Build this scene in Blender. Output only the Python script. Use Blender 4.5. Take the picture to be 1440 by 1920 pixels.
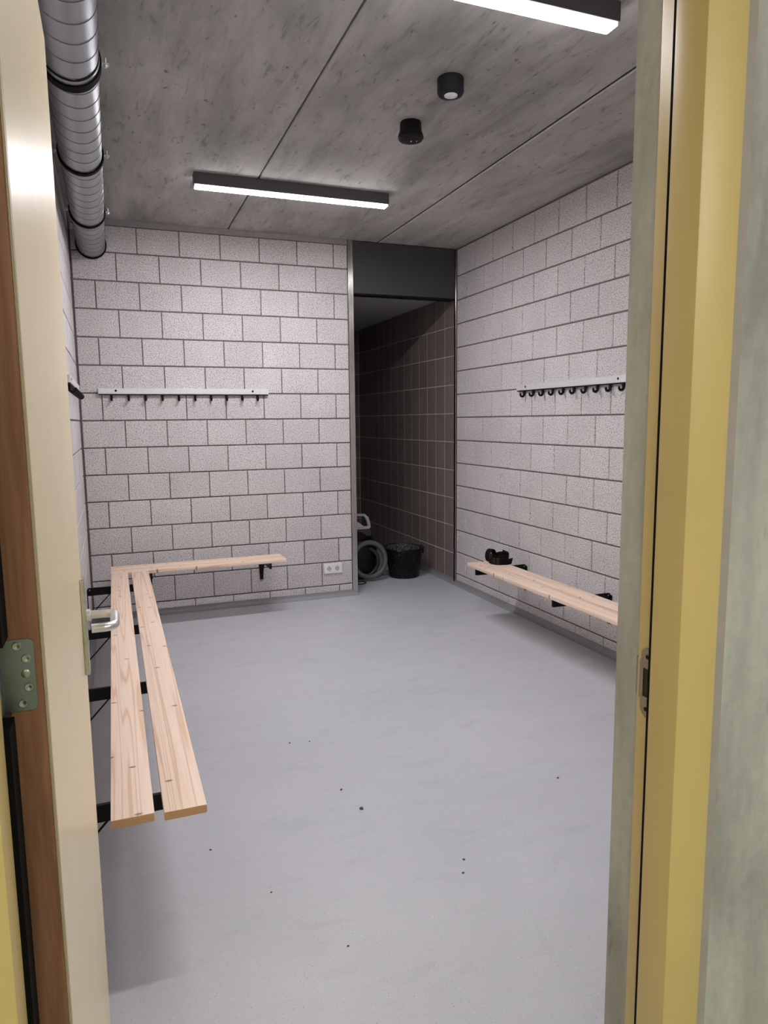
import bpy, bmesh, math, random
from mathutils import Vector, Matrix
random.seed(7)
for o in list(bpy.data.objects): bpy.data.objects.remove(o)
S = bpy.context.scene
COL = S.collection

# ------------------------------------------------------------------ camera, world, exposure
cd = bpy.data.cameras.new('camera'); cam = bpy.data.objects.new('camera', cd); COL.objects.link(cam)
R_ = Vector((0.9329804, -0.35977877, -0.01033538)); U_ = Vector((0.05598858, 0.11670455, 0.99158728))
F_ = Vector((0.35554586, 0.92571015, -0.12902656))
M = Matrix.Identity(4)
for i in range(3):
    M[i][0], M[i][1], M[i][2] = R_[i], U_[i], -F_[i]
CAM = Vector((0.2107, -5.5968, 1.479))
M[0][3], M[1][3], M[2][3] = CAM
cam.matrix_world = M
cd.sensor_fit = 'HORIZONTAL'; cd.sensor_width = 36.0; cd.lens = 36.0 * 1315.86 / 1440.0; cd.clip_start = 0.02
S.camera = cam
w = bpy.data.worlds.new('world'); S.world = w; w.use_nodes = True
w.node_tree.nodes['Background'].inputs[0].default_value = (0.05, 0.05, 0.05, 1)
w.node_tree.nodes['Background'].inputs[1].default_value = 0.2
S.view_settings.view_transform = 'Standard'; S.view_settings.look = 'None'
S.view_settings.gamma = 1.0; S.view_settings.use_curve_mapping = False
S.view_settings.exposure = 0.0
LAMP_STRENGTH = 150.0          # LED diffusers in the changing room
CORRIDOR_STRENGTH = 225.0       # LED diffuser on the corridor ceiling behind the camera

# ------------------------------------------------------------------ helpers
def lin(r, g, b):
    f = lambda c: ((c/255+0.055)/1.055)**2.4 if c > 10 else c/255/12.92
    return (f(r), f(g), f(b), 1)
def box(bm, x0, x1, y0, y1, z0, z1, bev=0.0, seg=1):
    r = bmesh.ops.create_cube(bm, size=1)
    vs = r['verts']
    for v in vs:
        v.co = Vector(((x0+x1)/2 + v.co.x*(x1-x0), (y0+y1)/2 + v.co.y*(y1-y0), (z0+z1)/2 + v.co.z*(z1-z0)))
    if bev > 0:
        es = list({e for v in vs for e in v.link_edges})
        bmesh.ops.bevel(bm, geom=es, offset=bev, segments=seg, affect='EDGES', profile=0.5)
def prism(bm, pts, a0, a1, axis='z', bev=0.0):
    """polygon pts extruded along an axis; z: pts=(x,y); x: pts=(y,z); y: pts=(x,z)"""
    def mk(p, a):
        return {'z': (p[0], p[1], a), 'x': (a, p[0], p[1]), 'y': (p[0], a, p[1])}[axis]
    A = [bm.verts.new(mk(p, a0)) for p in pts]; B = [bm.verts.new(mk(p, a1)) for p in pts]
    fs = [bm.faces.new(A), bm.faces.new(B)]
    n = len(pts)
    for i in range(n): fs.append(bm.faces.new((A[i], A[(i+1) % n], B[(i+1) % n], B[i])))
    bmesh.ops.recalc_face_normals(bm, faces=fs)
    if bev > 0:
        es = list({e for v in A+B for e in v.link_edges})
        bmesh.ops.bevel(bm, geom=es, offset=bev, segments=2, affect='EDGES', profile=0.5)
def frame_of(d):
    d = d.normalized(); a = Vector((0, 0, 1)) if abs(d.z) < 0.9 else Vector((1, 0, 0))
    u = d.cross(a).normalized(); return u, d.cross(u).normalized()
def tube(bm, pts, r, seg=10, closed=False, cap=True):
    pts = [Vector(p) for p in pts]; n = len(pts); rings = []
    u = None
    for i, p in enumerate(pts):
        if closed: d = pts[(i+1) % n] - pts[i-1]
        else: d = pts[min(i+1, n-1)] - pts[max(i-1, 0)]
        d.normalize()
        if u is None: u, v = frame_of(d)
        else:
            u = (u - d*u.dot(d)).normalized(); v = d.cross(u)
        rr = r[i] if isinstance(r, (list, tuple)) else r
        rings.append([bm.verts.new(p + (u*math.cos(2*math.pi*k/seg) + v*math.sin(2*math.pi*k/seg))*rr) for k in range(seg)])
    fs = []
    for i in range(n if closed else n-1):
        a, b = rings[i], rings[(i+1) % n]
        for k in range(seg): fs.append(bm.faces.new((a[k], a[(k+1) % seg], b[(k+1) % seg], b[k])))
    if cap and not closed: fs.append(bm.faces.new(rings[0])); fs.append(bm.faces.new(rings[-1]))
    bmesh.ops.recalc_face_normals(bm, faces=fs)
def lathe(bm, prof, c=(0, 0, 0), axis='z', seg=32):
    """closed ends when r == 0; prof = (r, h)"""
    c = Vector(c); rings = []; fs = []
    def pt(r, h, t):
        a, b = r*math.cos(t), r*math.sin(t)
        return c + Vector({'z': (a, b, h), 'x': (h, a, b), 'y': (a, h, b)}[axis])
    for r, h in prof:
        if r < 1e-6: rings.append([bm.verts.new(pt(0, h, 0))])
        else: rings.append([bm.verts.new(pt(r, h, 2*math.pi*k/seg)) for k in range(seg)])
    for a, b in zip(rings, rings[1:]):
        for k in range(seg):
            k2 = (k+1) % seg
            if len(a) == 1 and len(b) == 1: continue
            if len(a) == 1: fs.append(bm.faces.new((a[0], b[k], b[k2])))
            elif len(b) == 1: fs.append(bm.faces.new((a[k], a[k2], b[0])))
            else: fs.append(bm.faces.new((a[k], a[k2], b[k2], b[k])))
    bmesh.ops.recalc_face_normals(bm, faces=fs)
def ribbon(bm, pts, ups, h, t):
    """strap: pts along its lower centre line, ups = direction of its width, h width, t thickness"""
    n = len(pts); rows = []
    for i in range(n):
        p = Vector(pts[i]); up = Vector(ups[i]).normalized()
        d = (Vector(pts[min(i+1, n-1)]) - Vector(pts[max(i-1, 0)])).normalized()
        s = d.cross(up).normalized()*(t/2)
        rows.append([bm.verts.new(q) for q in (p+s, p-s, p-s+up*h, p+s+up*h)])
    fs = [bm.faces.new(rows[0]), bm.faces.new(rows[-1])]
    for a, b in zip(rows, rows[1:]):
        for k in range(4): fs.append(bm.faces.new((a[k], a[(k+1) % 4], b[(k+1) % 4], b[k])))
    bmesh.ops.recalc_face_normals(bm, faces=fs)
def mesh(name, bm, mat, smooth=None):
    me = bpy.data.meshes.new(name); bm.to_mesh(me); bm.free()
    if mat: me.materials.append(mat)
    if smooth is not None:
        for p in me.polygons: p.use_smooth = True
        me.set_sharp_from_angle(angle=math.radians(smooth))
    return me
def link(name, me, parent=None, loc=(0, 0, 0), rz=0.0):
    o = bpy.data.objects.new(name, me); COL.objects.link(o)
    o.location = loc; o.rotation_euler = (0, 0, rz)
    if parent: o.parent = parent
    return o
def obj(name, bm, mat, parent=None, smooth=None, loc=(0, 0, 0), rz=0.0):
    return link(name, mesh(name, bm, mat, smooth), parent, loc, rz)
def tag(o, label, cat=None, group=None, kind=None):
    o['label'] = label
    if cat: o['category'] = cat
    if group: o['group'] = group
    if kind: o['kind'] = kind
    return o
def thing(name, label, cat, loc=(0, 0, 0), rz=0.0, group=None, kind=None):
    o = bpy.data.objects.new(name, None); COL.objects.link(o); o.empty_display_size = 0.05
    o.location = loc; o.rotation_euler = (0, 0, rz)
    return tag(o, label, cat, group, kind)
def dup(root, loc, rz=None, label=None):
    r = root.copy(); COL.objects.link(r); r.location = loc
    if rz is not None: r.rotation_euler = (0, 0, rz)
    if label: r['label'] = label
    def rec(src, dst):
        for ch in list(src.children):
            c = ch.copy(); COL.objects.link(c); c.parent = dst; rec(ch, c)
    rec(root, r); return r

# ------------------------------------------------------------------ materials
class NT:
    def __init__(s, name):
        s.m = bpy.data.materials.new(name); s.m.use_nodes = True; s.t = s.m.node_tree; s.b = s.t.nodes['Principled BSDF']
    def n(s, typ, **kw):
        x = s.t.nodes.new(typ)
        for k, v in kw.items(): setattr(x, k, v)
        return x
    def l(s, a, b): s.t.links.new(a, b)
    def val(s, x, k, v): x.inputs[k].default_value = v
    def pos(s, scale=(1, 1, 1), src='pos'):
        g = s.n('ShaderNodeNewGeometry').outputs['Position'] if src == 'pos' else s.n('ShaderNodeTexCoord').outputs['Object']
        mp = s.n('ShaderNodeMapping'); mp.inputs['Scale'].default_value = scale; s.l(g, mp.inputs['Vector']); return mp.outputs[0]
    def noise(s, vec, scale, detail=3, rough=0.55, dist=0.0):
        x = s.n('ShaderNodeTexNoise'); s.l(vec, x.inputs['Vector'])
        x.inputs['Scale'].default_value = scale; x.inputs['Detail'].default_value = detail
        x.inputs['Roughness'].default_value = rough; x.inputs['Distortion'].default_value = dist
        return x.outputs['Fac']
    def ramp(s, fac, stops):
        x = s.n('ShaderNodeValToRGB'); e = x.color_ramp.elements
        while len(e) < len(stops): e.new(0.5)
        for k, (p, c) in enumerate(stops): e[k].position = p; e[k].color = c if len(c) == 4 else (*c, 1)
        s.l(fac, x.inputs[0]); return x.outputs[0]
    def mix(s, fac, a, b, mode='MIX'):
        x = s.n('ShaderNodeMix', data_type='RGBA', blend_type=mode)
        if isinstance(fac, (int, float)): x.inputs[0].default_value = fac
        else: s.l(fac, x.inputs[0])
        for k, v in ((6, a), (7, b)):
            if isinstance(v, tuple): x.inputs[k].default_value = v
            else: s.l(v, x.inputs[k])
        return x.outputs[2]
    def color(s, c):
        if isinstance(c, tuple): s.b.inputs['Base Color'].default_value = c
        else: s.l(c, s.b.inputs['Base Color'])
    def bump(s, h, strength=0.3, dist=0.002):
        x = s.n('ShaderNodeBump'); x.inputs['Strength'].default_value = strength; x.inputs['Distance'].default_value = dist
        s.l(h, x.inputs['Height']); s.l(x.outputs[0], s.b.inputs['Normal'])
    def set(s, rough=0.5, metal=0.0, spec=0.5):
        s.b.inputs['Roughness'].default_value = rough; s.b.inputs['Metallic'].default_value = metal
        s.b.inputs['Specular IOR Level'].default_value = spec; return s.m
G = lambda v: (v, v, v, 1)
def plain(name, c, rough=0.5, metal=0.0, var=0.06, scale=30, bump=0.0, spec=0.5):
    t = NT(name); f = t.noise(t.pos(), scale, 3)
    a = tuple(x*(1-var) for x in c[:3])+(1,); b = tuple(min(1, x*(1+var)) for x in c[:3])+(1,)
    t.color(t.ramp(f, [(0.3, a), (0.7, b)]))
    if bump: t.bump(f, bump, 0.001)
    return t.set(rough, metal, spec)
def m_block():
    t = NT('concrete_block'); p = t.pos()
    f1 = t.noise(p, 140, 2, 0.65); f2 = t.noise(p, 60, 3, 0.6); f3 = t.noise(p, 3, 2)
    c = t.ramp(f1, [(0.34, (0.22, 0.197, 0.196)), (0.45, (0.565, 0.522, 0.520)), (0.64, (0.77, 0.725, 0.722))])
    pits = t.ramp(f2, [(0.30, (0.45, 0.42, 0.42)), (0.38, (1, 1, 1))])
    c = t.mix(0.7, c, pits, 'MULTIPLY')
    oi = t.n('ShaderNodeObjectInfo')
    c = t.mix(1.0, c, t.ramp(oi.outputs['Random'], [(0, G(0.96)), (1, G(1.03))]), 'MULTIPLY')
    c = t.mix(1.0, c, t.ramp(f3, [(0.3, G(0.94)), (0.7, G(1.04))]), 'MULTIPLY')
    t.color(c)
    h = t.mix(0.5, t.ramp(f1, [(0.3, G(0)), (0.6, G(1))]), pits, 'MIX')
    t.bump(h, 0.5, 0.002); return t.set(0.85, 0, 0.25)
def m_ceiling():
    t = NT('ceiling_concrete'); p = t.pos(); ps = t.pos((1.0, 0.22, 1.0))
    a = t.noise(ps, 3.2, 4, 0.6, 0.4); b = t.noise(ps, 26, 4, 0.7, 0.6); d = t.noise(p, 1.2, 3); e = t.noise(p, 90, 3)
    c = t.ramp(a, [(0.3, lin(150, 147, 142)), (0.5, lin(179, 176, 171)), (0.72, lin(199, 196, 191))])
    c = t.mix(0.7, c, t.ramp(b, [(0.28, G(0.35)), (0.42, G(0.88)), (0.6, G(1.0)), (0.75, G(1.12))]), 'MULTIPLY')
    c = t.mix(1.0, c, t.ramp(d, [(0.35, G(0.85)), (0.65, G(1.08))]), 'MULTIPLY')
    pat = t.noise(t.pos((1, .6, 1)), 4.5, 6, 0.7, 0.3)
    c = t.mix(t.ramp(pat, [(0.66, G(0)), (0.74, G(0.35))]), c, lin(170, 158, 148))
    spk = t.noise(t.pos((1.0, 0.5, 1.0)), 38, 2, 0.5)
    c = t.mix(t.ramp(spk, [(0.24, G(0.6)), (0.31, G(0))]), c, lin(70, 62, 60))
    t.color(c); t.bump(t.mix(0.4, b, e), 0.35, 0.003); return t.set(0.8, 0, 0.25)
def m_concrete(name, c0, c1, vert=0.25, dark=0.6):
    t = NT(name); p = t.pos(); pv = t.pos((1, 1, vert))
    a = t.noise(pv, 9, 4, 0.6, 0.3); b = t.noise(p, 55, 3, 0.6); pit = t.noise(pv, 24, 3, 0.6)
    c = t.ramp(a, [(0.3, c0), (0.7, c1)])
    c = t.mix(0.5, c, t.ramp(b, [(0.3, G(0.85)), (0.7, G(1.08))]), 'MULTIPLY')
    c = t.mix(dark, c, t.ramp(pit, [(0.24, G(0.35)), (0.33, G(1))]), 'MULTIPLY')
    t.color(c); t.bump(t.mix(0.5, a, b), 0.3, 0.003); return t.set(0.75, 0, 0.3)
def m_floor():
    t = NT('grey_vinyl'); p = t.pos()
    a = t.noise(p, 1.4, 3, 0.5, 0.3); s1 = t.noise(p, 210, 1, 0.4); s2 = t.noise(p, 130, 1, 0.4); sm = t.noise(t.pos((1, 2.2, 1)), 5, 4, 0.6, 0.8)
    c = t.ramp(a, [(0.3, (0.455, 0.462, 0.495)), (0.7, (0.49, 0.497, 0.53))])
    c = t.mix(1.0, c, t.ramp(sm, [(0.28, G(0.93)), (0.45, G(1.0)), (1.0, G(1.02))]), 'MULTIPLY')
    c = t.mix(t.ramp(s1, [(0.26, G(0.6)), (0.32, G(0))]), c, (0.14, 0.14, 0.14, 1))
    c = t.mix(t.ramp(s2, [(0.70, G(0)), (0.76, G(0.35))]), c, (0.75, 0.75, 0.75, 1))
    t.color(c); t.bump(s2, 0.05, 0.0006)
    rr = t.ramp(sm, [(0.3, G(0.50)), (0.6, G(0.40))]); t.l(rr, t.b.inputs['Roughness'])
    m = t.set(0.42, 0, 0.35); return m
def m_pine():
    t = NT('pine_board'); tc = t.n('ShaderNodeTexCoord'); oi = t.n('ShaderNodeObjectInfo')
    add = t.n('ShaderNodeVectorMath', operation='ADD'); mul = t.n('ShaderNodeVectorMath', operation='SCALE')
    cb = t.n('ShaderNodeCombineXYZ')
    for k in range(3): t.l(oi.outputs['Random'], cb.inputs[k])
    t.l(cb.outputs[0], mul.inputs[0]); mul.inputs['Scale'].default_value = 13.0
    t.l(tc.outputs['Object'], add.inputs[0]); t.l(mul.outputs[0], add.inputs[1])
    def mp(sc):
        x = t.n('ShaderNodeMapping'); x.inputs['Scale'].default_value = sc; t.l(add.outputs[0], x.inputs[0]); return x.outputs[0]
    n1 = t.noise(mp((0.16, 9, 9)), 1.2, 2, 0.5, 0.15)
    wv = t.n('ShaderNodeMath', operation='MULTIPLY'); t.l(n1, wv.inputs[0]); wv.inputs[1].default_value = 95
    sn = t.n('ShaderNodeMath', operation='SINE'); t.l(wv.outputs[0], sn.inputs[0])
    c = t.ramp(sn.outputs[0], [(0.0, lin(241, 217, 197)), (0.6, lin(240, 213, 190)), (1.0, lin(224, 190, 160))])
    fine = t.noise(mp((1.5, 60, 60)), 3, 3, 0.6)
    c = t.mix(1.0, c, t.ramp(fine, [(0.3, G(0.93)), (0.7, G(1.03))]), 'MULTIPLY')
    vo = t.n('ShaderNodeTexVoronoi', voronoi_dimensions='2D'); t.l(mp((6, 3.2, 1)), vo.inputs['Vector']); vo.inputs['Scale'].default_value = 1.3
    k = t.ramp(vo.outputs['Distance'], [(0.025, G(0.8)), (0.06, G(0))])
    c = t.mix(k, c, lin(120, 78, 48))
    nm = t.n('ShaderNodeSeparateXYZ'); t.l(tc.outputs['Normal'], nm.inputs[0])
    ab = t.n('ShaderNodeMath', operation='ABSOLUTE'); t.l(nm.outputs[0], ab.inputs[0])
    c = t.mix(t.ramp(ab.outputs[0], [(0.6, G(0)), (0.8, G(1))]), c, lin(214, 168, 122))
    t.color(c); t.bump(fine, 0.05, 0.0005); return t.set(0.5, 0, 0.4)
def m_hardwood():
    t = NT('hardwood_edge'); a = t.noise(t.pos((40, 40, 2)), 2.2, 4, 0.6, 0.3); b = t.noise(t.pos((1, 1, .12)), 90, 2)
    c = t.ramp(a, [(0.3, lin(122, 82, 60)), (0.7, lin(160, 114, 86))])
    t.color(t.mix(0.6, c, t.ramp(b, [(0.3, G(0.82)), (0.7, G(1.08))]), 'MULTIPLY')); return t.set(0.55, 0, 0.3)
def m_metal(name, c, rough, vec=(1, 1, 1), sc=60, var=0.1, metal=1.0, aniso=0.0):
    t = NT(name); f = t.noise(t.pos(vec), sc, 3)
    t.color(t.ramp(f, [(0.3, tuple(x*(1-var) for x in c)+(1,)), (0.7, tuple(min(1, x*(1+var)) for x in c)+(1,))]))
    r = t.ramp(f, [(0.3, G(rough*0.85)), (0.7, G(rough*1.15))]); t.l(r, t.b.inputs['Roughness'])
    if aniso:
        cb = t.n('ShaderNodeCombineXYZ'); cb.inputs[0].default_value = 1.0
        t.l(cb.outputs[0], t.b.inputs['Tangent']); t.b.inputs['Anisotropic'].default_value = aniso
    m = t.set(rough, metal); return m
def m_tile():
    t = NT('brown_tile'); oi = t.n('ShaderNodeObjectInfo'); f = t.noise(t.pos(), 14, 3)
    c = t.ramp(oi.outputs['Random'], [(0, (0.205, 0.160, 0.152)), (1, (0.245, 0.195, 0.186))])
    t.color(t.mix(1.0, c, t.ramp(f, [(0.3, G(0.92)), (0.7, G(1.06))]), 'MULTIPLY')); return t.set(0.42, 0, 0.4)
def m_emit(name, c, s):
    t = NT(name); t.b.inputs['Emission Color'].default_value = c; t.b.inputs['Emission Strength'].default_value = s
    # prismatic cover: the LEDs throw their light straight down, the narrow side lips only glow
    g = t.n('ShaderNodeNewGeometry'); x = t.n('ShaderNodeSeparateXYZ'); t.l(g.outputs['True Normal'], x.inputs[0])
    mr = t.n('ShaderNodeMapRange'); t.l(x.outputs[2], mr.inputs[0])
    for k, v in ((1, -1.0), (2, -0.3), (3, s), (4, s*0.16)): mr.inputs[k].default_value = v
    t.l(mr.outputs[0], t.b.inputs['Emission Strength'])
    t.color((0.8, 0.8, 0.8, 1)); return t.set(0.5)
def m_bucket():
    t = NT('bucket_plastic'); f = t.noise(t.pos(), 45, 4, 0.7); g = t.noise(t.pos(), 7, 2)
    k = t.mix(1.0, t.ramp(f, [(0.54, G(0)), (0.64, G(0.9))]), t.ramp(g, [(0.45, G(0)), (0.65, G(1))]), 'MULTIPLY')
    t.color(t.mix(k, (0.004, 0.004, 0.006, 1), (0.16, 0.16, 0.16, 1))); return t.set(0.4, 0, 0.25)
def m_dirty():
    t = NT('mortar_splashed_plastic'); f = t.noise(t.pos(), 60, 4, 0.7)
    t.color(t.ramp(f, [(0.44, (0.006, 0.006, 0.006)), (0.60, (0.14, 0.135, 0.135))])); t.bump(f, 0.6, 0.004); return t.set(0.5, 0, 0.4)

MAT = dict(
    block=m_block(), ceiling=m_ceiling(), floor=m_floor(), pine=m_pine(), edge=m_hardwood(), tile=m_tile(),
    mortar=plain('mortar_joint', (0.150, 0.125, 0.125), 0.9, var=0.12, scale=60),
    band=plain('levelling_band', (0.33, 0.295, 0.295), 0.85, var=0.08, scale=25),
    joint=plain('slab_joint', (0.02, 0.019, 0.019), 0.9),
    concrete=m_concrete('wall_concrete', lin(150, 148, 140), lin(196, 193, 186)),
    base=plain('vinyl_skirting', (0.27, 0.275, 0.285), 0.45, var=0.04, scale=8),
    yellow=plain('yellow_frame_paint', lin(208, 182, 118), 0.42, var=0.03, scale=3),
    cream=plain('cream_door_laminate', lin(238, 220, 182), 0.30, var=0.025, scale=6, spec=0.45),
    core=plain('door_core_edge', lin(168, 152, 122), 0.5),
    sealant=plain('grey_sealant', lin(160, 150, 142), 0.7),
    rubber=plain('black_rubber', (0.007, 0.006, 0.006), 0.8, spec=0.12),
    black=plain('black_powder_coat', (0.005, 0.005, 0.005), 0.5, spec=0.2),
    hook=plain('black_hook_plastic', (0.004, 0.004, 0.004), 0.4, spec=0.2),
    alu=m_metal('brushed_aluminium', (0.74, 0.74, 0.75), 0.45, (1, 1, 1), 40, 0.04, 0.35),
    steel=m_metal('brushed_steel_trim', (0.60, 0.575, 0.55), 0.27, (300, 300, 2), 1.0, 0.10, 1.0, 0.98),
    satin=m_metal('satin_handle', (0.78, 0.78, 0.78), 0.36, (1, 1, 1), 40, 0.04),
    plate=m_metal('satin_escutcheon', (0.66, 0.64, 0.58), 0.32, (1, 1, 1), 40, 0.04),
    zinc=m_metal('galvanised_duct', (0.37, 0.385, 0.405), 0.40, (1, 1, 1), 9, 0.08),
    seam=m_metal('duct_seam', (0.20, 0.20, 0.21), 0.45, (1, 1, 1), 9, 0.05),
    hinge=m_metal('hinge_steel', (0.30, 0.335, 0.35), 0.38, (1, 1, 1), 20, 0.05),
    screw=m_metal('screw_steel', (0.50, 0.51, 0.50), 0.32, (1, 1, 1), 20, 0.05),
    strike=m_metal('strike_plate_steel', (0.36, 0.31, 0.25), 0.42, (1, 1, 1), 20, 0.08),
    header=plain('dark_grey_panel', (0.052, 0.051, 0.053), 0.6, var=0.03),
    lampbody=plain('anthracite_housing', (0.095, 0.086, 0.092), 0.5, var=0.03),
    led=m_emit('led_diffuser', (0.985, 0.965, 1.0, 1), LAMP_STRENGTH),
    ledw=m_emit('warm_led_diffuser', (1.0, 0.97, 0.93, 1), CORRIDOR_STRENGTH),
    sensor=plain('sensor_housing', (0.016, 0.014, 0.019), 0.65, spec=0.25),
    sensor2=plain('detector_housing', (0.006, 0.005, 0.007), 0.55, spec=0.25),
    lens=plain('sensor_lens', (0.85, 0.83, 0.86), 0.5),
    white=plain('white_plastic', (0.80, 0.79, 0.78), 0.35, var=0.02),
    whiteshade=plain('socket_well', (0.52, 0.51, 0.50), 0.4, var=0.02),  # the socket white again, darker: shade of the recess put into the colour
    grout=plain('tile_grout', (0.72, 0.66, 0.62), 0.85),
    whiteceil=plain('shower_ceiling_board', (0.50, 0.50, 0.51), 0.7, var=0.03),
    vac=plain('vacuum_black_plastic', (0.005, 0.005, 0.005), 0.4, spec=0.25),
    vacgrey=plain('vacuum_grey_plastic', (0.42, 0.43, 0.46), 0.4),
    vacdark=plain('vacuum_dark_grey', (0.035, 0.036, 0.039), 0.4),
    hose=plain('vacuum_hose_grey', (0.10, 0.10, 0.095), 0.5),
    bucket=m_bucket(), dirty=m_dirty(),
    strap=plain('black_webbing', (0.006, 0.006, 0.005), 0.8, var=0.3, scale=220, bump=0.4, spec=0.15),
    buckle=plain('buckle_plastic', (0.014, 0.014, 0.013), 0.4, spec=0.3),
    ridge=plain('cement_ridge', lin(205, 200, 194), 0.85, var=0.12, scale=40),
    crumb=plain('dark_dirt', (0.075, 0.07, 0.06), 0.9, var=0.4, scale=200),
    chalk=plain('pale_grit', (0.6, 0.6, 0.58), 0.9),
    greenfloor=plain('green_corridor_floor', lin(140, 158, 118), 0.5, var=0.05, scale=2),
    corrceil=plain('corridor_ceiling', (0.55, 0.54, 0.50), 0.8),
)
H = 2.93            # room height
XR = 3.05           # room width
YF = -4.693         # room face of the doorway wall
YC = -4.846         # corridor face of the doorway wall
PI = math.pi

# ------------------------------------------------------------------ room shell
bm = bmesh.new(); box(bm, -0.12, XR+0.12, YC+0.02, 2.75, -0.10, 0)
tag(obj('floor', bm, MAT['floor']), 'grey speckled vinyl floor of the changing room and shower passage', 'floor', kind='structure')
bm = bmesh.new(); box(bm, -1.6, 4.2, -8.2, YC+0.02, -0.10, 0)
tag(obj('floor', bm, MAT['greenfloor']), 'green floor of the corridor in front of the doorway', 'floor', kind='structure')

bm = bmesh.new(); box(bm, -0.12, XR+0.12, YF-0.08, 0.12, H+0.02, H+0.14)
ceil = tag(obj('ceiling', bm, MAT['joint']), 'raw grey concrete slab ceiling of the changing room', 'ceiling', kind='structure')
def slab(x0, x1, left_cham, right_cham, z=H):
    bm = bmesh.new(); y0, y1 = YF-0.07, 0.11
    c0, c1 = left_cham, right_cham
    prism(bm, [(x0, z+0.06), (x0, z+c0), (x0+c0, z), (x1-c1, z), (x1, z+c1), (x1, z+0.06)], y0, y1, 'y')
    obj('concrete_slab', bm, MAT['ceiling'], ceil)
slab(-0.11, 1.1165, 0.0005, 0.006); slab(1.1255, 2.331, 0.005, 0.002); slab(2.342, XR+0.11, 0.001, 0.0005)
bm = bmesh.new(); box(bm, 2.3312, 2.3418, YF-0.06, 0.10, H+0.0012, H+0.022); obj('joint_filler', bm, MAT['joint'], ceil)
bm = bmesh.new(); ys_ = [YF-0.06+i*(0.16-YF)/60 for i in range(61)]
L_ = [(2.3424, y) for y in ys_]; Q_ = [(2.3505+random.uniform(-0.003, 0.004), y) for y in ys_]
prism(bm, L_ + Q_[::-1], H-0.0030, H-0.0002, 'z'); tag(obj('joint_ridge', bm, MAT['ridge'], ceil), 'pale cement ridge along the second slab joint')
bm = bmesh.new(); box(bm, -1.6, 4.2, -8.2, YC, H, H+0.1)
tag(obj('ceiling', bm, MAT['corrceil']), 'plain pale ceiling over the corridor', 'ceiling', kind='structure')

# block walls: every block its own mesh, shared by size
BL = {}
def block_mesh(wd, ht):
    k = (round(wd, 3), round(ht, 3))
    if k not in BL:
        bm = bmesh.new(); x1, z1 = k; y1 = 0.06; b = 0.0035
        v = [bm.verts.new(p) for p in ((0, b, 0), (x1, b, 0), (x1, b, z1), (0, b, z1), (b, 0, b), (x1-b, 0, b), (x1-b, 0, z1-b), (b, 0, z1-b),
                                        (0, y1, 0), (x1, y1, 0), (x1, y1, z1), (0, y1, z1))]
        fs = [bm.faces.new((v[4], v[5], v[6], v[7]))]
        for i in range(4):
            j = (i+1) % 4
            fs.append(bm.faces.new((v[i], v[j], v[4+j], v[4+i]))); fs.append(bm.faces.new((v[8+i], v[8+j], v[j], v[i])))
        bmesh.ops.recalc_face_normals(bm, faces=fs)
        if fs[0].normal.y > 0: bmesh.ops.reverse_faces(bm, faces=fs)
        BL[k] = mesh('block', bm, MAT['block'])
    return BL[k]
JT = 0.0065; HJ = 0.0088
def lay_blocks(wall, origin, rz, length, start, off_even, off_odd, pitch, top, ztop_full):
    c, s = math.cos(rz), math.sin(rz)
    rows = [(0.0, 0.10)] + [(0.10+0.2*i, 0.30+0.2*i) for i in range(13)] + [(2.70, top)]
    for r, (z0, z1) in enumerate(rows):
        off = off_even if r % 2 == 0 else off_odd
        xs = [start]; x = off
        while x < length:
            if x > start+0.03: xs.append(x)
            x += pitch
        if length - xs[-1] < 0.03: xs.pop()
        xs.append(length)
        for a, b in zip(xs, xs[1:]):
            wd = b-a-(JT if b < length or True else 0); ht = z1-z0-HJ
            ax = a + JT/2
            dy = random.uniform(-0.0008, 0.0008)
            link('block', block_mesh(wd, ht), wall, (origin[0]+c*ax-s*dy, origin[1]+s*ax+c*dy, z0+HJ*0.5), rz)
bm = bmesh.new(); box(bm, -0.12, 2.068, 0.0065, 0.12, 0, H+0.02)
wb = tag(obj('wall_back', bm, MAT['mortar']), 'back wall of pale mauve-grey concrete blocks behind the short bench', 'wall', kind='structure')
# row index 8 is the course above z=1.5 (joints at 0.157 + n*0.2985)
lay_blocks(wb, (0, 0), 0, 2.066, 0.009, 0.157, 0.3055, 0.2985, 2.887, H)
bm = bmesh.new(); box(bm, 0.006, 2.066, 0.001, 0.05, 2.888, H, 0.001)
obj('levelling_strip', bm, MAT['band'], wb)
bm = bmesh.new(); box(bm, -0.12, -0.0065, YC+0.05, 0.12, 0, H+0.02)
wl = tag(obj('wall_left', bm, MAT['mortar']), 'left side wall of pale concrete blocks behind the open door', 'wall', kind='structure')
lay_blocks(wl, (0, YF), PI/2, -YF-0.012, 0.0, 0.10, 0.25, 0.2985, 2.922, H)
bm = bmesh.new(); box(bm, XR+0.0065, XR+0.12, YC+0.05, 0.02, 0, H+0.02)
wr = tag(obj('wall_right', bm, MAT['mortar']), 'right side wall of pale concrete blocks above the belt bench', 'wall', kind='structure')
lay_blocks(wr, (XR, -0.012), -PI/2, -YF-0.012, 0.0, 0.0335, 0.181, 0.2885, 2.922, H)

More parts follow.
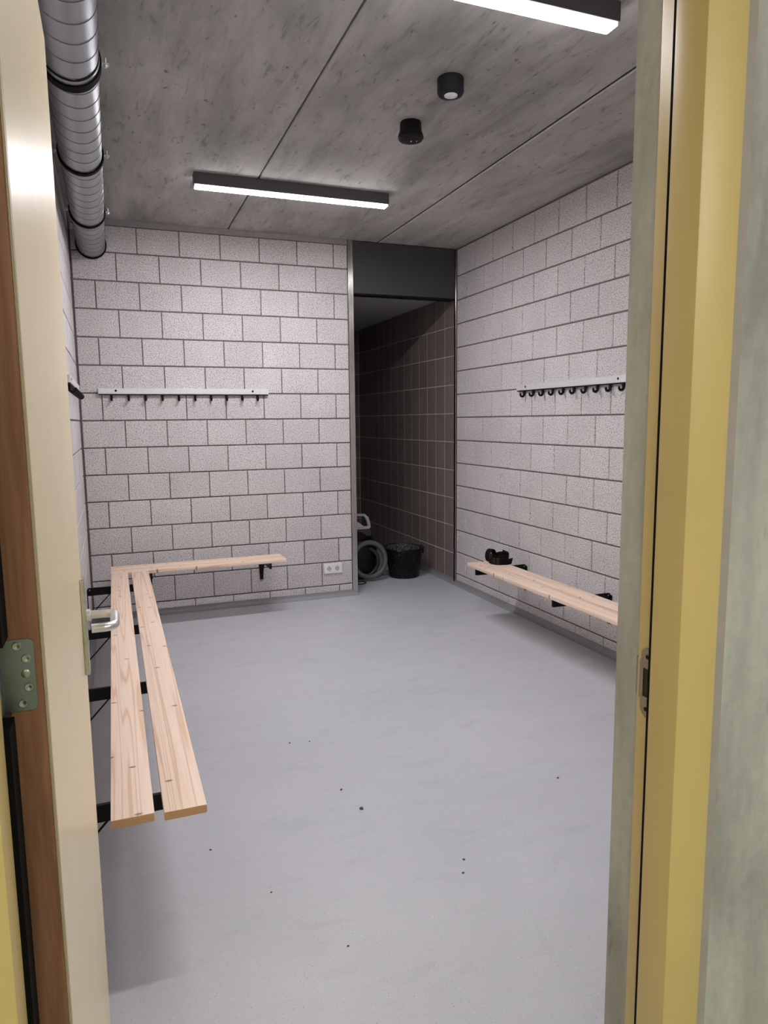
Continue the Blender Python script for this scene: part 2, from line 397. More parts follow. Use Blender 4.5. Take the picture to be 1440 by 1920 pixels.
# doorway wall (raw concrete) with the door opening
OX0, OX1, OZ = 0.062, 0.965, 2.335
bm = bmesh.new()
box(bm, -1.6, OX0, YC, YF, 0, H); box(bm, OX1, 4.2, YC, YF, 0, H); box(bm, OX0, OX1, YC, YF, OZ, H)
tag(obj('wall_front', bm, MAT['concrete']), 'raw cast concrete wall around the yellow door frame', 'wall', kind='structure')
bm = bmesh.new(); box(bm, -1.7, -1.6, -8.2, YF, 0, H); tag(obj('wall_corridor_left', bm, MAT['concrete']), 'concrete wall closing the left end of the corridor', 'wall', kind='structure')
bm = bmesh.new(); box(bm, 4.2, 4.3, -8.2, YF, 0, H); tag(obj('wall_corridor_right', bm, MAT['concrete']), 'concrete wall closing the right end of the corridor', 'wall', kind='structure')
bm = bmesh.new(); box(bm, -1.7, 4.3, -8.3, -8.2, 0, H); tag(obj('wall_corridor_back', bm, MAT['concrete']), 'concrete wall across the corridor facing the doorway', 'wall', kind='structure')

# shower passage behind the back wall
PX0, PY1, PZ = 0.9, 2.60, 2.56
bm = bmesh.new(); box(bm, XR+0.0008, XR+0.12, 0.02, PY1+0.12, 0, PZ)
wt = tag(obj('wall_shower_right', bm, MAT['grout']), 'right wall of the dark passage, brown upright tiles with pale grout', 'wall', kind='structure')
bm = bmesh.new(); box(bm, PX0, XR+0.0008, PY1+0.0008, PY1+0.12, 0, PZ)
we = tag(obj('wall_shower_end', bm, MAT['grout']), 'end wall of the dark passage, brown tiles in deep shade', 'wall', kind='structure')
bm = bmesh.new(); box(bm, PX0-0.1, PX0, 0.12, PY1+0.12, 0, PZ)
tag(obj('wall_shower_left', bm, MAT['tile']), 'dark side wall of the shower room hidden behind the back wall', 'wall', kind='structure')
TL = {}
def tile_mesh(a, b):
    k = (round(a, 3), round(b, 3))
    if k not in TL:
        bm = bmesh.new(); box(bm, 0, k[0], 0, 0.012, 0, k[1], 0.0006); TL[k] = mesh('tile', bm, MAT['tile'])
    return TL[k]
GJ = 0.0055
zs = [0.028] + [0.279+0.2512*i for i in range(10)]; zs = [z for z in zs if z < PZ-0.05] + [PZ]
ys = [0.036+0.19*i for i in range(14)] + [PY1]
for a, b in zip(ys, ys[1:]):
    if b-a < 0.03: continue
    for c, d in zip(zs, zs[1:]):
        link('tile', tile_mesh(b-a-GJ, d-c-GJ), wt, (XR, b-GJ/2, c+GJ/2), -PI/2)
xs = [XR-0.06-0.19*i for i in range(12)]; xs = [XR-0.002] + [x for x in xs if x > PX0] + [PX0]
for a, b in zip(xs, xs[1:]):
    if a-b < 0.03: continue
    for c, d in zip(zs, zs[1:]):
        link('tile', tile_mesh(a-b-GJ, d-c-GJ), we, (b+GJ/2, PY1, c+GJ/2), 0)
bm = bmesh.new(); box(bm, PX0-0.1, XR+0.12, 0.10, PY1+0.12, PZ+0.012, PZ+0.06)
cs = tag(obj('ceiling', bm, MAT['joint']), 'lowered pale board ceiling inside the shower passage', 'ceiling', kind='structure')
for x0, x1 in ((PX0, 1.98), (1.986, XR)):
    for y0, y1 in ((0.13, 1.05), (1.056, PY1)):
        bm = bmesh.new(); box(bm, x0, x1, y0, y1, PZ, PZ+0.012, 0.002); obj('ceiling_board', bm, MAT['whiteceil'], cs)
# dark panel above the opening, metal trims
bm = bmesh.new(); box(bm, 2.112, XR-0.012, 0.004, 0.115, 2.515, H-0.006, 0.002)
hp = tag(obj('trim_1', bm, MAT['header']), 'dark grey panel closing the top of the passage opening', 'panel', kind='structure')
bm = bmesh.new(); box(bm, 2.112, XR-0.012, 0.0, 0.10, 2.503, 2.515, 0.001); obj('bottom_rail', bm, MAT['black'], hp)
bm = bmesh.new(); box(bm, 2.067, 2.112, -0.006, 0.125, 0.0, H-0.002, 0.0025)
tag(obj('trim_2', bm, MAT['steel']), 'tall brushed steel edge profile on the left of the passage opening', 'trim', kind='structure')
bm = bmesh.new(); box(bm, XR-0.006, XR+0.004, 0.001, 0.032, 0.02, H-0.004, 0.002)
tag(obj('trim_3', bm, MAT['steel']), 'narrow steel corner strip between block wall and brown tiles', 'trim', kind='structure')

# coved vinyl skirting
def cove(h=0.046):
    pts = [(0.0, 0.0), (0.0, h), (0.003, h)]
    for i in range(5):
        t = i/4*PI/2; pts.append((0.003+0.03*(1-math.cos(t)), 0.032-0.03*math.sin(t)))
    pts.append((0.033, 0.0)); return pts
cv = cove()
bm = bmesh.new(); prism(bm, [(-u, z) for u, z in cv], 0.0, 2.112, 'x')
tag(obj('baseboard_back', bm, MAT['base'], smooth=40, loc=(0, -0.0012, 0)), 'low grey coved skirting along the back wall', 'baseboard', kind='structure')
bm = bmesh.new(); prism(bm, [(u, z) for u, z in cv], YF, -0.034, 'y')
tag(obj('baseboard_left', bm, MAT['base'], smooth=40, loc=(0.0012, 0, 0)), 'low grey coved skirting along the left wall', 'baseboard', kind='structure')
bm = bmesh.new(); prism(bm, [(XR-u, z) for u, z in cv], YF, PY1, 'y')
tag(obj('baseboard_right', bm, MAT['base'], smooth=40, loc=(-0.0012, 0, 0)), 'low grey coved skirting along the right wall into the passage', 'baseboard', kind='structure')

# ------------------------------------------------------------------ yellow door frame
fr = thing('trim_4', 'yellow painted steel door frame in the raw concrete wall', 'door frame', (0, 0, 0), kind='structure')
def jamb_pts(mir):
    p = [(0.940, -4.854), (0.940, -4.797), (0.957, -4.797), (0.957, -4.752), (0.9648, -4.752), (0.9648, -4.8462), (1.009, -4.8462), (1.009, -4.854)]
    return [(1.027-x, y) for x, y in p][::-1] if mir else p
for mir in (False, True):
    bm = bmesh.new(); prism(bm, jamb_pts(mir), 0.0, 2.30, 'z', 0.0022); obj('jamb', bm, MAT['yellow'], fr, 35)
    bm = bmesh.new()
    if mir:
        box(bm, 0.0705, 0.0925, -4.7968, -4.7555, 0.0, 1.158)  # hinge side: black block added so the gap reads as deep shade
        b2 = bmesh.new(); box(b2, 0.0705, 0.0925, -4.7968, -4.7555, 1.249, 2.28)
        tag(obj('seal_and_gap_fill', b2, MAT['rubber'], fr), 'black filler added for the dark gap in the hinge-side rebate')
    else: box(bm, 0.941, 0.9565, -4.7968, -4.7925, 0.0, 2.28)
    tag(obj('seal_and_gap_fill', bm, MAT['rubber'], fr), 'black rubber door seal, on the hinge side an added filler for the dark gap')
    bm = bmesh.new()
    if mir: box(bm, 0.000, 0.0178, -4.850, YC-0.0003, 0, 2.35)
    else: box(bm, 1.0092, 1.0275, -4.850, YC-0.0003, 0, 2.35)
    tag(obj('sealant_strip', bm, MAT['sealant'], fr), 'grey sealant strip beside the frame')
bm = bmesh.new(); prism(bm, [(-4.854, 2.283), (-4.797, 2.283), (-4.797, 2.300), (-4.752, 2.300), (-4.752, 2.334), (-4.8462, 2.334), (-4.8462, 2.36), (-4.854, 2.36)], 0.018, 1.009, 'x', 0.002)
obj('frame_head', bm, MAT['yellow'], fr, 35)
bm = bmesh.new(); zz = [2.36*i/70 for i in range(71)]
prism(bm, [(1.0278, z) for z in zz] + [(1.0520+random.uniform(-0.0035, 0.0035), z) for z in zz][::-1], YC-0.0028, YC-0.0002, 'y')
tag(obj('mortar_strip', bm, MAT['concrete'], fr), 'ragged mortar strip between sealant and wall')
# strike plate on the rebate of the right jamb
bm = bmesh.new()
def rr(y0, y1, z0, z1, r, which):
    pts = []
    for (cy, cz, a0, on) in ((y1-r, z1-r, 0, 'tr'), (y0+r, z1-r, 90, 'tl'), (y0+r, z0+r, 180, 'bl'), (y1-r, z0+r, 270, 'br')):
        if on in which:
            for k in range(6):
                t = math.radians(a0+18*k); pts.append((cy+r*math.cos(t), cz+r*math.sin(t)))
        else: pts.append({'tr': (y1, z1), 'tl': (y0, z1), 'bl': (y0, z0), 'br': (y1, z0)}[on])
    return pts
prism(bm, rr(-4.792, -4.763, 1.098, 1.131, 0.012, 'tr'), 0.954, 0.9568, 'x')
prism(bm, rr(-4.792, -4.763, 1.020, 1.053, 0.018, 'br'), 0.954, 0.9568, 'x')
box(bm, 0.954, 0.9568, -4.768, -4.763, 1.053, 1.098); box(bm, 0.954, 0.9568, -4.792, -4.789, 1.053, 1.098)
prism(bm, [(0.954, -4.763), (0.9568, -4.763), (0.966, -4.744), (0.963, -4.743)], 1.048, 1.108, 'z')
sp = tag(obj('strike_plate', bm, MAT['strike'], fr), 'dull steel strike plate on the right jamb')
bm = bmesh.new(); box(bm, 0.9560, 0.9569, -4.789, -4.768, 1.053, 1.098); obj('latch_pocket', bm, plain('latch_hole', (0.05, 0.035, 0.015), 0.8), sp)
for z in (1.117, 1.034):
    bm = bmesh.new(); lathe(bm, [(0, 0.9533), (0.0032, 0.9533), (0.0036, 0.9541)], (0, -4.776, z), 'x', 12); obj('screw', bm, MAT['black'], sp)

# ------------------------------------------------------------------ the open door
DX0, DX1, DY0, DY1, DZ0, DZ1 = 0.0885, 0.1262, -4.752, -3.882, 0.006, 2.272
door = thing('door_1', 'cream door standing open on the left, brown hardwood edge towards the viewer', 'door', (0, 0, 0), kind='structure')
bm = bmesh.new(); box(bm, DX0, DX1, DY0+0.012, DY1, DZ0, DZ1, 0.0012); obj('door_leaf', bm, MAT['cream'], door)
bm = bmesh.new(); box(bm, DX0+0.0004, DX1-0.0032, DY0, DY0+0.0118, DZ0, DZ1, 0.0008); tag(obj('edge_band', bm, MAT['edge'], door), 'reddish brown hardwood edge of the door')
bm = bmesh.new(); box(bm, DX1-0.0031, DX1-0.0002, DY0+0.0008, DY0+0.0118, DZ0, DZ1, 0.0008); tag(obj('laminate_lip', bm, MAT['core'], door), 'thin beige lip of the door facing')
def hinge(zc):
    bm = bmesh.new()
    h = 0.041
    pts = [(0.0825, zc-h), (0.1105, zc-h)] + [(0.1105+0.006*math.sin(t), zc-h+0.006-0.006*math.cos(t)) for t in (0.4, 0.8, 1.2, 1.57)] \
        + [(0.1105+0.006*math.cos(t), zc+h-0.006+0.006*math.sin(t)) for t in (0, 0.4, 0.8, 1.2)] + [(0.1105, zc+h), (0.0825, zc+h)]
    prism(bm, pts, DY0-0.0022, DY0-0.0001, 'y')
    hg = tag(obj('hinge', bm, MAT['hinge'], door), 'steel hinge plate with rounded corners on the door edge')
    bm = bmesh.new(); lathe(bm, [(0, zc-h), (0.0062, zc-h), (0.0062, zc+h), (0, zc+h)], (0.0772, DY0-0.0055, 0), 'z', 16); obj('hinge_knuckle', bm, MAT['hinge'], hg, 40)
    for dx, dz in ((0.100, 0.0335), (0.1085, 0.0185), (0.1065, 0.0015), (0.109, -0.0145), (0.102, -0.0325)):
        bm = bmesh.new(); y = DY0-0.0022
        if abs(dz) < 0.01: lathe(bm, [(0, y-0.0006), (0.0040, y-0.0006), (0.0047, y)], (dx, 0, zc+dz), 'y', 16)
        else: lathe(bm, [(0, y-0.0004), (0.0012, y-0.0004), (0.0022, y-0.0012), (0.0044, y-0.0012), (0.0053, y)], (dx, 0, zc+dz), 'y', 16)
        obj('hinge_screw', bm, MAT['screw'], hg, 50)
hinge(1.2035)
# escutcheons and U-shaped levers on both faces
def lever(sign, x):
    yc = -3.945
    bm = bmesh.new(); x1 = x+sign*0.010
    prism(bm, rr(yc-0.019, yc+0.019, 0.925, 1.143, 0.006, ('tr', 'tl', 'bl', 'br')), min(x, x1), max(x, x1), 'x', 0.0015)
    e = tag(obj('escutcheon', bm, MAT['plate'], door, 40), 'long satin metal backplate of the door handle')
    zc = 1.058; out = 0.058; L = 0.115
    pts = [(x1, yc, zc), (x1+sign*(out-0.030), yc, zc)]
    for k in range(1, 7):
        t = k/6*PI/2; pts.append((x1+sign*(out-0.022+0.022*math.sin(t)), yc-0.022*(1-math.cos(t)), zc))
    for k in range(0, 7):
        t = k/6*PI/2; pts.append((x1+sign*(out-0.022+0.022*math.cos(t)), yc-L+0.022-0.022*math.sin(t), zc))
    pts.append((x1+sign*(out-0.045), yc-L, zc))
    bm = bmesh.new(); tube(bm, pts, 0.0095, 16)
    lathe(bm, [(0, x1), (0.0135, x1), (0.0135, x1+sign*0.008), (0.0096, x1+sign*0.009)], (0, yc, zc), 'x', 24)
    tag(obj('door_handle', bm, MAT['satin'], door, 45), 'satin steel U-shaped lever handle')
lever(1, DX1)
bm = bmesh.new(); yc = -3.945
prism(bm, rr(yc-0.019, yc+0.019, 0.925, 1.143, 0.006, ('tr', 'tl', 'bl', 'br')), DX0-0.010, DX0, 'x', 0.0015); obj('escutcheon', bm, MAT['plate'], door, 40)
bm = bmesh.new(); tube(bm, [(DX0-0.01, yc, 1.058), (DX0-0.035, yc, 1.058), (DX0-0.045, yc-0.008, 1.058), (DX0-0.047, yc-0.03, 1.058), (DX0-0.047, yc-0.115, 1.058)], 0.0095, 14)
obj('door_handle', bm, MAT['satin'], door, 45)

# ------------------------------------------------------------------ benches
def bench(label, loc, rz, boards, zt, brackets, arm):
    t = thing('wall_bench', label, 'bench', loc, rz, 'wall benches of pine boards')
    for (x0, x1, o0, o1) in boards:
        bm = bmesh.new(); L = x1-x0
        box(bm, -L/2, L/2, -(o1-o0)/2, (o1-o0)/2, -0.0125, 0.0125, 0.003, 2)
        obj('board', bm, MAT['pine'], t, 40, ((x0+x1)/2, -(o0+o1)/2, zt-0.0125))
    za = zt-0.0255
    for bx in brackets:
        bm = bmesh.new()
        pts = [(-0.003, za-0.012), (-0.003, za-0.052), (-arm+0.006, za-0.048), (-arm, za-0.044), (-arm, za), (-0.012, za), (-0.006, za-0.004)]
        prism(bm, pts, -0.006, 0.006, 'x')
        b = obj('bracket', bm, MAT['black'], t, None, (bx, 0, 0))
        bm = bmesh.new()
        prism(bm, [(-0.013, 0.206), (0.013, 0.206), (0.022, za-0.05), (0.022, za-0.012), (-0.022, za-0.012), (-0.022, za-0.05)], -0.0055, -0.0005, 'y')
        obj('wall_leg', bm, MAT['black'], b)
        bm = bmesh.new(); tube(bm, [(0, -0.006, 0.225), (0, -0.03, 0.245), (0, -0.145, za-0.045)], 0.0035, 8); obj('brace', bm, MAT['black'], b)
        bm = bmesh.new(); lathe(bm, [(0, 0.0085), (0.004, 0.0085), (0.005, 0.0061)], (0, -0.018, za-0.014), 'x', 10); lathe(bm, [(0, -0.0085), (0.004, -0.0085), (0.005, -0.0061)], (0, -0.018, za-0.014), 'x', 10)
        obj('bolt', bm, MAT['screw'], b)
    return t
bench('long two-board pine bench along the left wall, behind the open door', (0, -3.72, 0), PI/2,
      [(0.002, 3.312, 0.150, 0.261), (-0.008, 3.312, 0.285, 0.398)], 0.438, [0.15, 1.10, 1.99, 3.01], 0.385)
bench('short two-board pine bench on the back wall under the coat rack', (0, 0, 0), 0,
      [(0.148, 1.405, 0.158, 0.276), (0.148, 1.405, 0.284, 0.402)], 0.438, [0.42, 1.285], 0.385)
bench('two-board pine bench on the right wall with a coiled black belt on it', (XR, -1.045, 0), -PI/2,
      [(0.0, 3.20, 0.180, 0.300), (0.0, 3.20, 0.317, 0.437)], 0.428, [0.112, 1.072, 2.03, 2.98], 0.425)

# ------------------------------------------------------------------ coat racks
rack = thing('coat_rack', 'aluminium coat rail with ten black hooks on the back wall', 'coat rack', (0.133, -0.001, 1.714), 0, 'coat rails with ten black hooks')
bm = bmesh.new(); box(bm, 0, 1.252, -0.024, 0, -0.021, 0.021, 0.002); obj('rail', bm, MAT['alu'], rack)
bm = bmesh.new(); box(bm, 0.004, 1.248, -0.022, -0.002, -0.0275, -0.0212); tag(obj('under_strip', bm, MAT['black'], rack), 'black strip under the rail')
bm = bmesh.new()
tube(bm, [(0, -0.013, -0.0275), (0, -0.013, -0.045), (0, -0.015, -0.056), (0, -0.022, -0.064), (0, -0.032, -0.066), (0, -0.041, -0.061), (0, -0.045, -0.052), (0, -0.044, -0.043)],
     [0.0095, 0.0095, 0.0095, 0.009, 0.008, 0.0075, 0.007, 0.005], 10)
hm = mesh('hook', bm, MAT['hook'], 50)
for i in range(10): link('hook', hm, rack, (0.09+0.1193*i, 0, 0))
bm = bmesh.new(); lathe(bm, [(0, -0.0262), (0.006, -0.0262), (0.0085, -0.0238)], (0, 0, 0), 'y', 14); sm_ = mesh('screw', bm, MAT['black'], 50)
for x in (0.122, 1.126): link('screw', sm_, rack, (x, 0, 0.003))
dup(rack, (0.001, -1.56, 1.714), PI/2, 'aluminium coat rail with black hooks on the left wall, half hidden by the door')
dup(rack, (XR-0.001, -1.030, 1.709), -PI/2, 'aluminium coat rail with black hooks on the right wall')

# ------------------------------------------------------------------ ceiling lamps
def lamp(label, loc, mat, group):
    t = thing('ceiling_lamp', label, 'lamp', loc, 0, group)
    L, D = 1.215, 0.07
    bm = bmesh.new(); box(bm, 0, L, 0, D, -0.0685, -0.0003, 0.0015); obj('housing', bm, MAT['lampbody'], t)
    bm = bmesh.new(); box(bm, 0.004, L-0.004, 0.003, D-0.003, -0.081, -0.069, 0.004, 2); obj('diffuser', bm, mat, t)
    for x0, x1 in ((-0.003, -0.0002), (L+0.0002, L+0.003)):
        bm = bmesh.new(); box(bm, x0, x1, 0.0, D, -0.066, -0.0005, 0.001); obj('end_cap', bm, MAT['lampbody'], t)
    return t
lamp('linear lamp hanging nearer the back wall, whole in view, anthracite with glowing diffuser', (0.743, -1.19, H), MAT['led'], 'linear ceiling lamps')
lamp('linear lamp nearest the doorway, cut by the top of the picture, glowing', (0.743, -3.41, H), MAT['led'], 'linear ceiling lamps')
lamp('warm linear lamp on the right of the corridor ceiling behind the viewer', (1.5, -7.0, H), MAT['ledw'], 'linear ceiling lamps')
lamp('warm linear lamp on the left of the corridor ceiling behind the viewer', (-1.3, -7.0, H), MAT['ledw'], 'linear ceiling lamps')

# ------------------------------------------------------------------ detectors
t = thing('motion_sensor', 'dark grey round ceiling sensor with a pale lens, nearer the doorway', 'sensor', (1.649, -2.70, H))
bm = bmesh.new(); lathe(bm, [(0, 0), (0.054, 0), (0.057, -0.004), (0.057, -0.058), (0.052, -0.067), (0.044, -0.070), (0, -0.070)], (0, 0, -0.0003), 'z', 40); obj('housing', bm, MAT['sensor'], t, 35)
bm = bmesh.new(); lathe(bm, [(0.029, -0.0700), (0.028, -0.073), (0.02, -0.076), (0, -0.0775)], (0, -0.004, 0), 'z', 32); tag(obj('lens', bm, MAT['lens'], t, 50), 'pale round lens')
t = thing('smoke_detector', 'black flared ceiling detector with a tiny light, nearer the back wall', 'detector', (1.665, -2.23, H))
bm = bmesh.new(); lathe(bm, [(0, 0), (0.050, 0), (0.052, -0.003), (0.055, -0.045), (0.060, -0.055), (0.0635, -0.066), (0.0635, -0.074), (0.056, -0.083), (0.03, -0.088), (0, -0.089)], (0, 0, -0.0003), 'z', 40); obj('housing', bm, MAT['sensor2'], t, 35)
for x, y, r in ((0.0, -0.005, 0.005), (0.026, -0.014, 0.003)):
    bm = bmesh.new(); lathe(bm, [(r, -0.086), (r*0.7, -0.0905), (0, -0.0915)], (x, y, 0.0), 'z', 12); obj('indicator', bm, MAT['lens'], t, 50)

# ------------------------------------------------------------------ spiral duct
dx, dz, dr = 0.147, 2.746, 0.094
dct = thing('ventilation_duct', 'galvanised spiral ventilation duct under the ceiling along the left wall', 'duct', (dx, 0, dz))
bm = bmesh.new(); lathe(bm, [(dr, YF+0.001), (dr, -0.004)], (0, 0, 0), 'y', 48); lathe(bm, [(dr, -0.004), (0, -0.004)], (0, 0, 0), 'y', 48); lathe(bm, [(dr, YF+0.001), (0, YF+0.001)], (0, 0, 0), 'y', 48)
obj('pipe', bm, MAT['zinc'], dct, 40)
bm = bmesh.new(); pts = []; y = -0.02; k = 0
while y > YF+0.02:
    a = k*2*PI/40; pts.append((dr*math.cos(-a), y, dr*math.sin(-a))); y -= 0.12/40; k += 1
tube(bm, pts, 0.0022, 5); tag(obj('spiral_seam', bm, MAT['seam'], dct, 60), 'dark helical lock seam round the duct')
def ring(y0, y1, r0, r1, mat, name):
    bm = bmesh.new(); lathe(bm, [(r0, y0), (r1-0.001, y0), (r1, y0+0.001), (r1, y1-0.001), (r1-0.001, y1), (r0, y1), (r0, y0)], (0, 0, 0), 'y', 48)
    return obj(name, bm, mat, dct, 40)
ring(-0.022, -0.004, dr-0.002, dr+0.010, MAT['rubber'], 'end_collar')
for yc, wd in ((-0.852, 0.026), (-1.823, 0.032), (-2.742, 0.046), (-3.70, 0.032)):
    c = ring(yc-wd/2, yc+wd/2, dr-0.002, dr+0.009, MAT['rubber'], 'pipe_clamp')
    for s in (-1, 1):
        bm = bmesh.new()
        x = s*(dr+0.022)
        box(bm, min(s*(dr+0.003), s*(dr+0.034)), max(s*(dr+0.003), s*(dr+0.034)), yc-0.011, yc+0.011, -0.002, 0.001)
        tube(bm, [(x, yc, -0.012), (x, yc, 0.022)], 0.004, 8)
        tube(bm, [(x, yc, -0.009), (x, yc, -0.002)], 0.008, 6)
        obj('clamp_ear', bm, MAT['alu'], c)
    bm = bmesh.new(); tube(bm, [(0, yc, dr+0.006), (0, yc, H-dz-0.001)], 0.005, 8); obj('threaded_rod', bm, MAT['alu'], c)
ring(-2.808, -2.794, dr-0.002, dr+0.0025, MAT['rubber'], 'coupling_ring')
ring(-2.793, -2.767, dr-0.002, dr+0.003, MAT['zinc'], 'coupling_sleeve')

# ------------------------------------------------------------------ wall socket
t = thing('wall_socket', 'white double wall socket low on the back wall', 'socket', (1.891, -0.001, 0.246))
bm = bmesh.new(); box(bm, -0.080, 0.080, -0.011, 0, -0.042, 0.042, 0.003, 2); obj('faceplate', bm, MAT['white'], t, 40)
for x in (-0.0355, 0.0355):
    bm = bmesh.new(); lathe(bm, [(0.0215, -0.0112), (0.0205, -0.0125), (0.0195, -0.0112)], (x, 0, 0), 'y', 28); box(bm, x-0.034, x+0.034, -0.0116, -0.011, -0.034, 0.034, 0.0)
    b = obj('socket_insert', bm, MAT['white'], t, 40)
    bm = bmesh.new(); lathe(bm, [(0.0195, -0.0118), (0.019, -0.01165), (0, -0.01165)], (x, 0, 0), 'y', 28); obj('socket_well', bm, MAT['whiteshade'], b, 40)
    for s in (-1, 1):
        bm = bmesh.new(); lathe(bm, [(0.003, -0.0119), (0, -0.0121)], (x+s*0.0095, 0, 0), 'y', 10); obj('pin_hole', bm, MAT['sensor'], b)
        bm = bmesh.new(); box(bm, x-0.003, x+0.003, -0.0135, -0.0118, s*0.0175-0.002, s*0.0175+0.002); obj('contact', bm, MAT['sensor'], b)

# ------------------------------------------------------------------ bucket
t = thing('bucket', 'black plastic builder bucket with mortar-splashed inside, in the passage', 'bucket', (2.752, 0.50, 0))
bm = bmesh.new()
lathe(bm, [(0, 0.001), (0.134, 0.001), (0.142, 0.006), (0.179, 0.263), (0.182, 0.267), (0.193, 0.270), (0.194, 0.281), (0.190, 0.284), (0.179, 0.282)], (0, 0, 0), 'z', 48)
obj('body', bm, MAT['bucket'], t, 35)
bm = bmesh.new(); lathe(bm, [(0.179, 0.2815), (0.140, 0.02), (0, 0.018)], (0, 0, 0), 'z', 48); tag(obj('inside', bm, MAT['dirty'], t, 35), 'grey splashed inner face')
for s in (-1, 1):
    bm = bmesh.new(); box(bm, min(s*0.170, s*0.198), max(s*0.170, s*0.198), -0.025, 0.025, 0.215, 0.269, 0.003)
    obj('lug', bm, MAT['bucket'], t)
bm = bmesh.new(); pts = []
for k in range(25):
    a = PI*k/24; pts.append((0.200*math.cos(a), 0.186*math.sin(a), 0.255+0.040*math.sin(a)))
tube(bm, pts, 0.004, 8); tag(obj('handle', bm, MAT['vacdark'], t, 60), 'thin wire bucket handle lying back on the rim')

# ------------------------------------------------------------------ vacuum cleaner
t = thing('vacuum_cleaner', 'black canister vacuum cleaner with grey hose and handle, half behind the passage edge', 'vacuum cleaner', (2.275, 0.64, 0))
bm = bmesh.new(); lathe(bm, [(0, 0.045), (0.15, 0.045), (0.19, 0.07), (0.205, 0.16), (0.203, 0.31), (0.175, 0.372), (0, 0.372)], (0.035, 0, 0), 'z', 40); obj('canister', bm, MAT['vac'], t, 35)
bm = bmesh.new(); lathe(bm, [(0, 0.3725), (0.166, 0.3725), (0.170, 0.385), (0.160, 0.43), (0.13, 0.462), (0.0, 0.472)], (0, 0, 0), 'z', 40); obj('motor_head', bm, MAT['vac'], t, 35)
bm = bmesh.new(); box(bm, -0.10, 0.152, -0.13, 0.0, 0.405, 0.472, 0.012, 2); obj('switch_panel', bm, MAT['vacdark'], t, 40)
bm = bmesh.new()
tube(bm, [(-0.12, -0.10, 0.48), (-0.11, -0.10, 0.545), (-0.06, -0.10, 0.60), (0.03, -0.10, 0.610), (0.095, -0.10, 0.606), (0.122, -0.10, 0.575), (0.138, -0.10, 0.520), (0.142, -0.10, 0.485)], [0.012, 0.013, 0.013, 0.012, 0.013, 0.017, 0.017, 0.014], 12)
tag(obj('carry_handle', bm, MAT['vacgrey'], t, 60), 'light grey arched carry handle')
bm = bmesh.new(); prism(bm, [(-0.13, 0.474), (0.140, 0.474), (0.142, 0.500), (0.085, 0.500), (0.03, 0.545), (-0.13, 0.545)], -0.125, -0.060, 'y', 0.006); tag(obj('grey_hood', bm, MAT['vacgrey'], t, 40), 'light grey hood under the handle')
def hose_loop(cx, cy, cz, R, r, tilt, mat='hose'):
    pts = []
    for k in range(64):
        a = 2*PI*k/64; pts.append((cx+R*math.cos(a), cy+tilt*math.sin(a), cz+R*math.sin(a)*1.02))
    bm = bmesh.new(); tube(bm, pts, [r*(1+0.05*(k % 2)) for k in range(64)], 12, closed=True)
    return obj('hose', bm, MAT[mat], t, 60)
hose_loop(0.100, -0.215, 0.201, 0.155, 0.0235, 0.02)
hose_loop(0.075, -0.160, 0.172, 0.130, 0.0180, -0.01, 'vacdark')  # inner loop in a darker colour, standing in for deep shade
for x, y in ((-0.12, -0.12), (0.12, -0.12), (-0.12, 0.12), (0.12, 0.12)):
    bm = bmesh.new(); lathe(bm, [(0, -0.012), (0.024, -0.012), (0.026, -0.008), (0.026, 0.008), (0.024, 0.012), (0, 0.012)], (x, y, 0.0265), 'x', 20); box(bm, x-0.016, x+0.016, y-0.01, y+0.01, 0.03, 0.05)
    obj('caster', bm, MAT['vacdark'], t, 40)
bm = bmesh.new(); pts = []
for k in range(40):
    a = 2*PI*k/40; pts.append((-0.045+0.085*math.cos(a), -0.275+0.045*math.sin(a), 0.006+0.003*math.sin(2*a)))
tube(bm, pts, 0.0045, 8, closed=True); obj('power_cord', bm, MAT['vac'], t, 60)

# ------------------------------------------------------------------ belt on the right bench
bz = 0.4285
t = thing('belt', 'coiled black webbing belt standing on edge on the right bench', 'belt', (2.79, -1.165, bz))
# in this frame: a = towards the viewer-right (along -Y mostly), use world-aligned offsets
def arc(cx, cy, r, a0, a1, n, rx=1.0): return [(cx+rx*r*math.cos(math.radians(a0+(a1-a0)*k/(n-1))), cy+r*math.sin(math.radians(a0+(a1-a0)*k/(n-1)))) for k in range(n)]
ex = Vector((0.6, -0.8, 0)); ey = Vector((0.8, 0.6, 0))     # image-right and image-depth on the bench top
def P(u, v, z=0.0): q = ex*u + ey*v; return (q.x, q.y, z)
Z1 = (0, 0, 1)
path = [(0.098, 0.052), (0.094, 0.030), (0.086, 0.010), (0.074, -0.008)] + arc(0.012, 0.038, 0.075, -42, -140, 11, 0.95) + [(-0.056, 0.004), (-0.066, 0.025)]
bm = bmesh.new(); ribbon(bm, [P(u, v, 0.0) for u, v in path], [ex*(0.25 if k < 3 else 0.08) + Vector(Z1) for k in range(len(path))], 0.046, 0.004); obj('loose_end', bm, MAT['strap'], t, 60)
# leaning ring behind: its far side stands higher than its near side
bm = bmesh.new(); n = 32; pts = []; ups = []
for k in range(n+1):
    a = 2*PI*k/n; u = 0.016+0.052*math.cos(a); v = 0.060+0.046*math.sin(a)
    pts.append(P(u, v, 0.001+0.022*(0.5+0.5*math.sin(a)))); ups.append(Vector(Z1)+ey*0.15)
ribbon(bm, pts, ups, 0.052, 0.005); obj('coil', bm, MAT['strap'], t, 60)
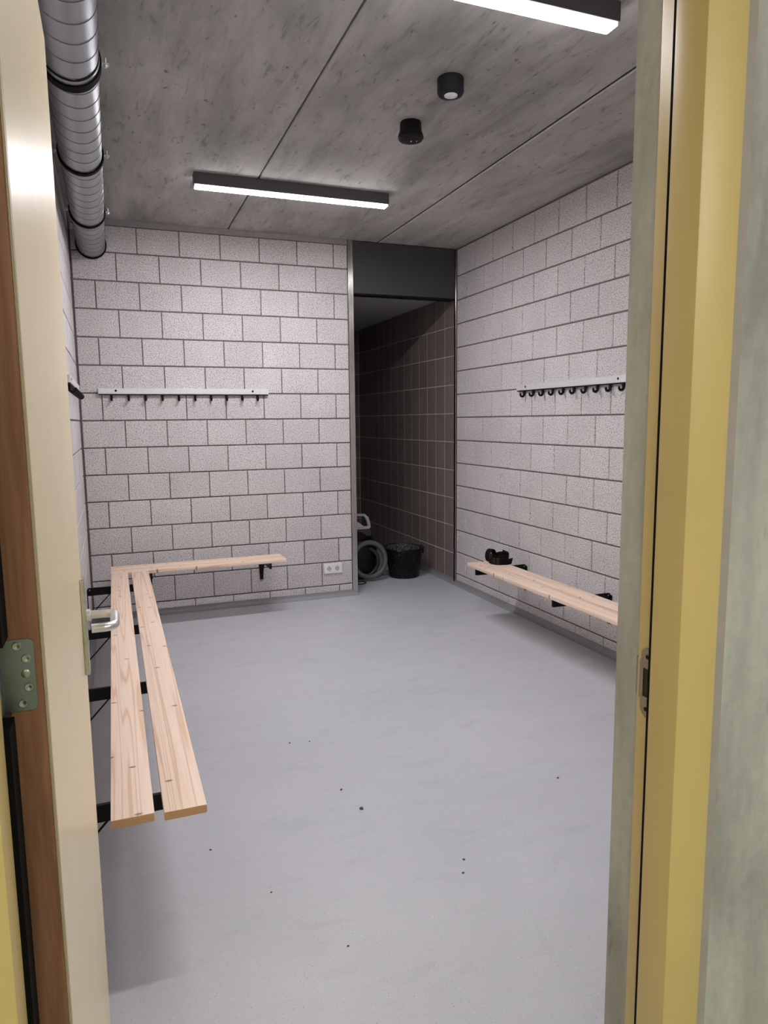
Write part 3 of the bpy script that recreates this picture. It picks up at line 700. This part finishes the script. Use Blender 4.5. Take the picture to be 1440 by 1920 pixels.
# upright coil on the left, axis along the bench
bm = bmesh.new(); n = 26; c0 = Vector(P(-0.060, 0.040, 0.0505)); ax = (ex*0.9 - ey*0.25).normalized(); side = Vector(Z1).cross(ax).normalized()
pts = [c0 - ax*0.020 + side*(0.040*math.cos(2*PI*k/n)) + Vector((0, 0, 0.047*math.sin(2*PI*k/n))) for k in range(n+1)]
ribbon(bm, pts, [ax]*(n+1), 0.040, 0.005); obj('upright_coil', bm, MAT['strap'], t, 60)
bm = bmesh.new()
pts = [c0 - ax*0.014 + side*(0.030*math.cos(2*PI*k/n)) + Vector((0, 0, 0.036*math.sin(2*PI*k/n))) for k in range(n+1)]
ribbon(bm, pts, [ax]*(n+1), 0.030, 0.004); obj('inner_coil', bm, MAT['strap'], t, 60)
bm = bmesh.new(); box(bm, -0.018, 0.018, -0.004, 0.004, -0.026, 0.026, 0.003); box(bm, -0.009, 0.009, -0.009, -0.003, -0.018, 0.018, 0.002)
az = math.atan2(ex.y, ex.x)
b = obj('buckle', bm, MAT['buckle'], t, 40, P(-0.036, -0.014, 0.052)); b.rotation_euler = (0.12, 0.25, az-0.5)
bm = bmesh.new(); box(bm, -0.010, 0.010, -0.0045, 0.0045, 0, 0.048, 0.001); kp = mesh('keeper', bm, MAT['buckle'])
for u, v in ((0.000, -0.036), (0.030, -0.034)):
    b = link('keeper', kp, t, P(u, v, 0.0005)); b.rotation_euler = (0, 0, az)
bm = bmesh.new(); box(bm, -0.024, 0.024, -0.003, 0.003, 0.0, 0.016, 0.001); b = obj('loop_tip', bm, MAT['buckle'], t, None, P(0.030, 0.100, 0.068)); b.rotation_euler = (0.1, 0.3, az)

# ------------------------------------------------------------------ dirt on the floor
for i, (x, y, s) in enumerate(((0.996, -3.038, 0.006), (1.025, -3.202, 0.009), (1.244, -3.629, 0.005), (1.208, -3.691, 0.005), (0.756, -3.859, 0.004),
                               (1.858, -3.288, 0.006), (0.90, -2.55, 0.005), (0.99, -2.57, 0.004), (0.45, -3.25, 0.005), (0.60, -3.55, 0.004))):
    bm = bmesh.new(); bmesh.ops.create_icosphere(bm, subdivisions=1, radius=s)
    for v in bm.verts: v.co = Vector((v.co.x*random.uniform(0.7, 1.5), v.co.y*random.uniform(0.6, 1.1), max(v.co.z*0.45, -s*0.3)))
    tag(obj('dirt_crumb', bm, MAT['crumb'], None, None, (x, y, s*0.3), random.uniform(0, 3)), 'dark dirt crumb on the grey floor, '+('upper left one of the pair at mid-floor', 'largest, lower right of the mid-floor pair', 'upper one of the close pair near the viewer', 'lower one of the close pair near the viewer', 'nearest to the viewer', 'rightmost, towards the right bench', 'left one of the faint far pair', 'right one of the faint far pair', 'farther one beside the left bench', 'nearer one beside the left bench')[i], 'dirt', 'dirt crumbs on the floor')
bm = bmesh.new(); bmesh.ops.create_icosphere(bm, subdivisions=1, radius=0.014)
for v in bm.verts: v.co = Vector((v.co.x*1.4, v.co.y*0.8, max(v.co.z*0.5, -0.004)))
tag(obj('grit_lump', bm, MAT['chalk'], None, None, (1.27, -0.20, 0.0042)), 'small whitish lump on the floor by the back skirting', 'dirt')
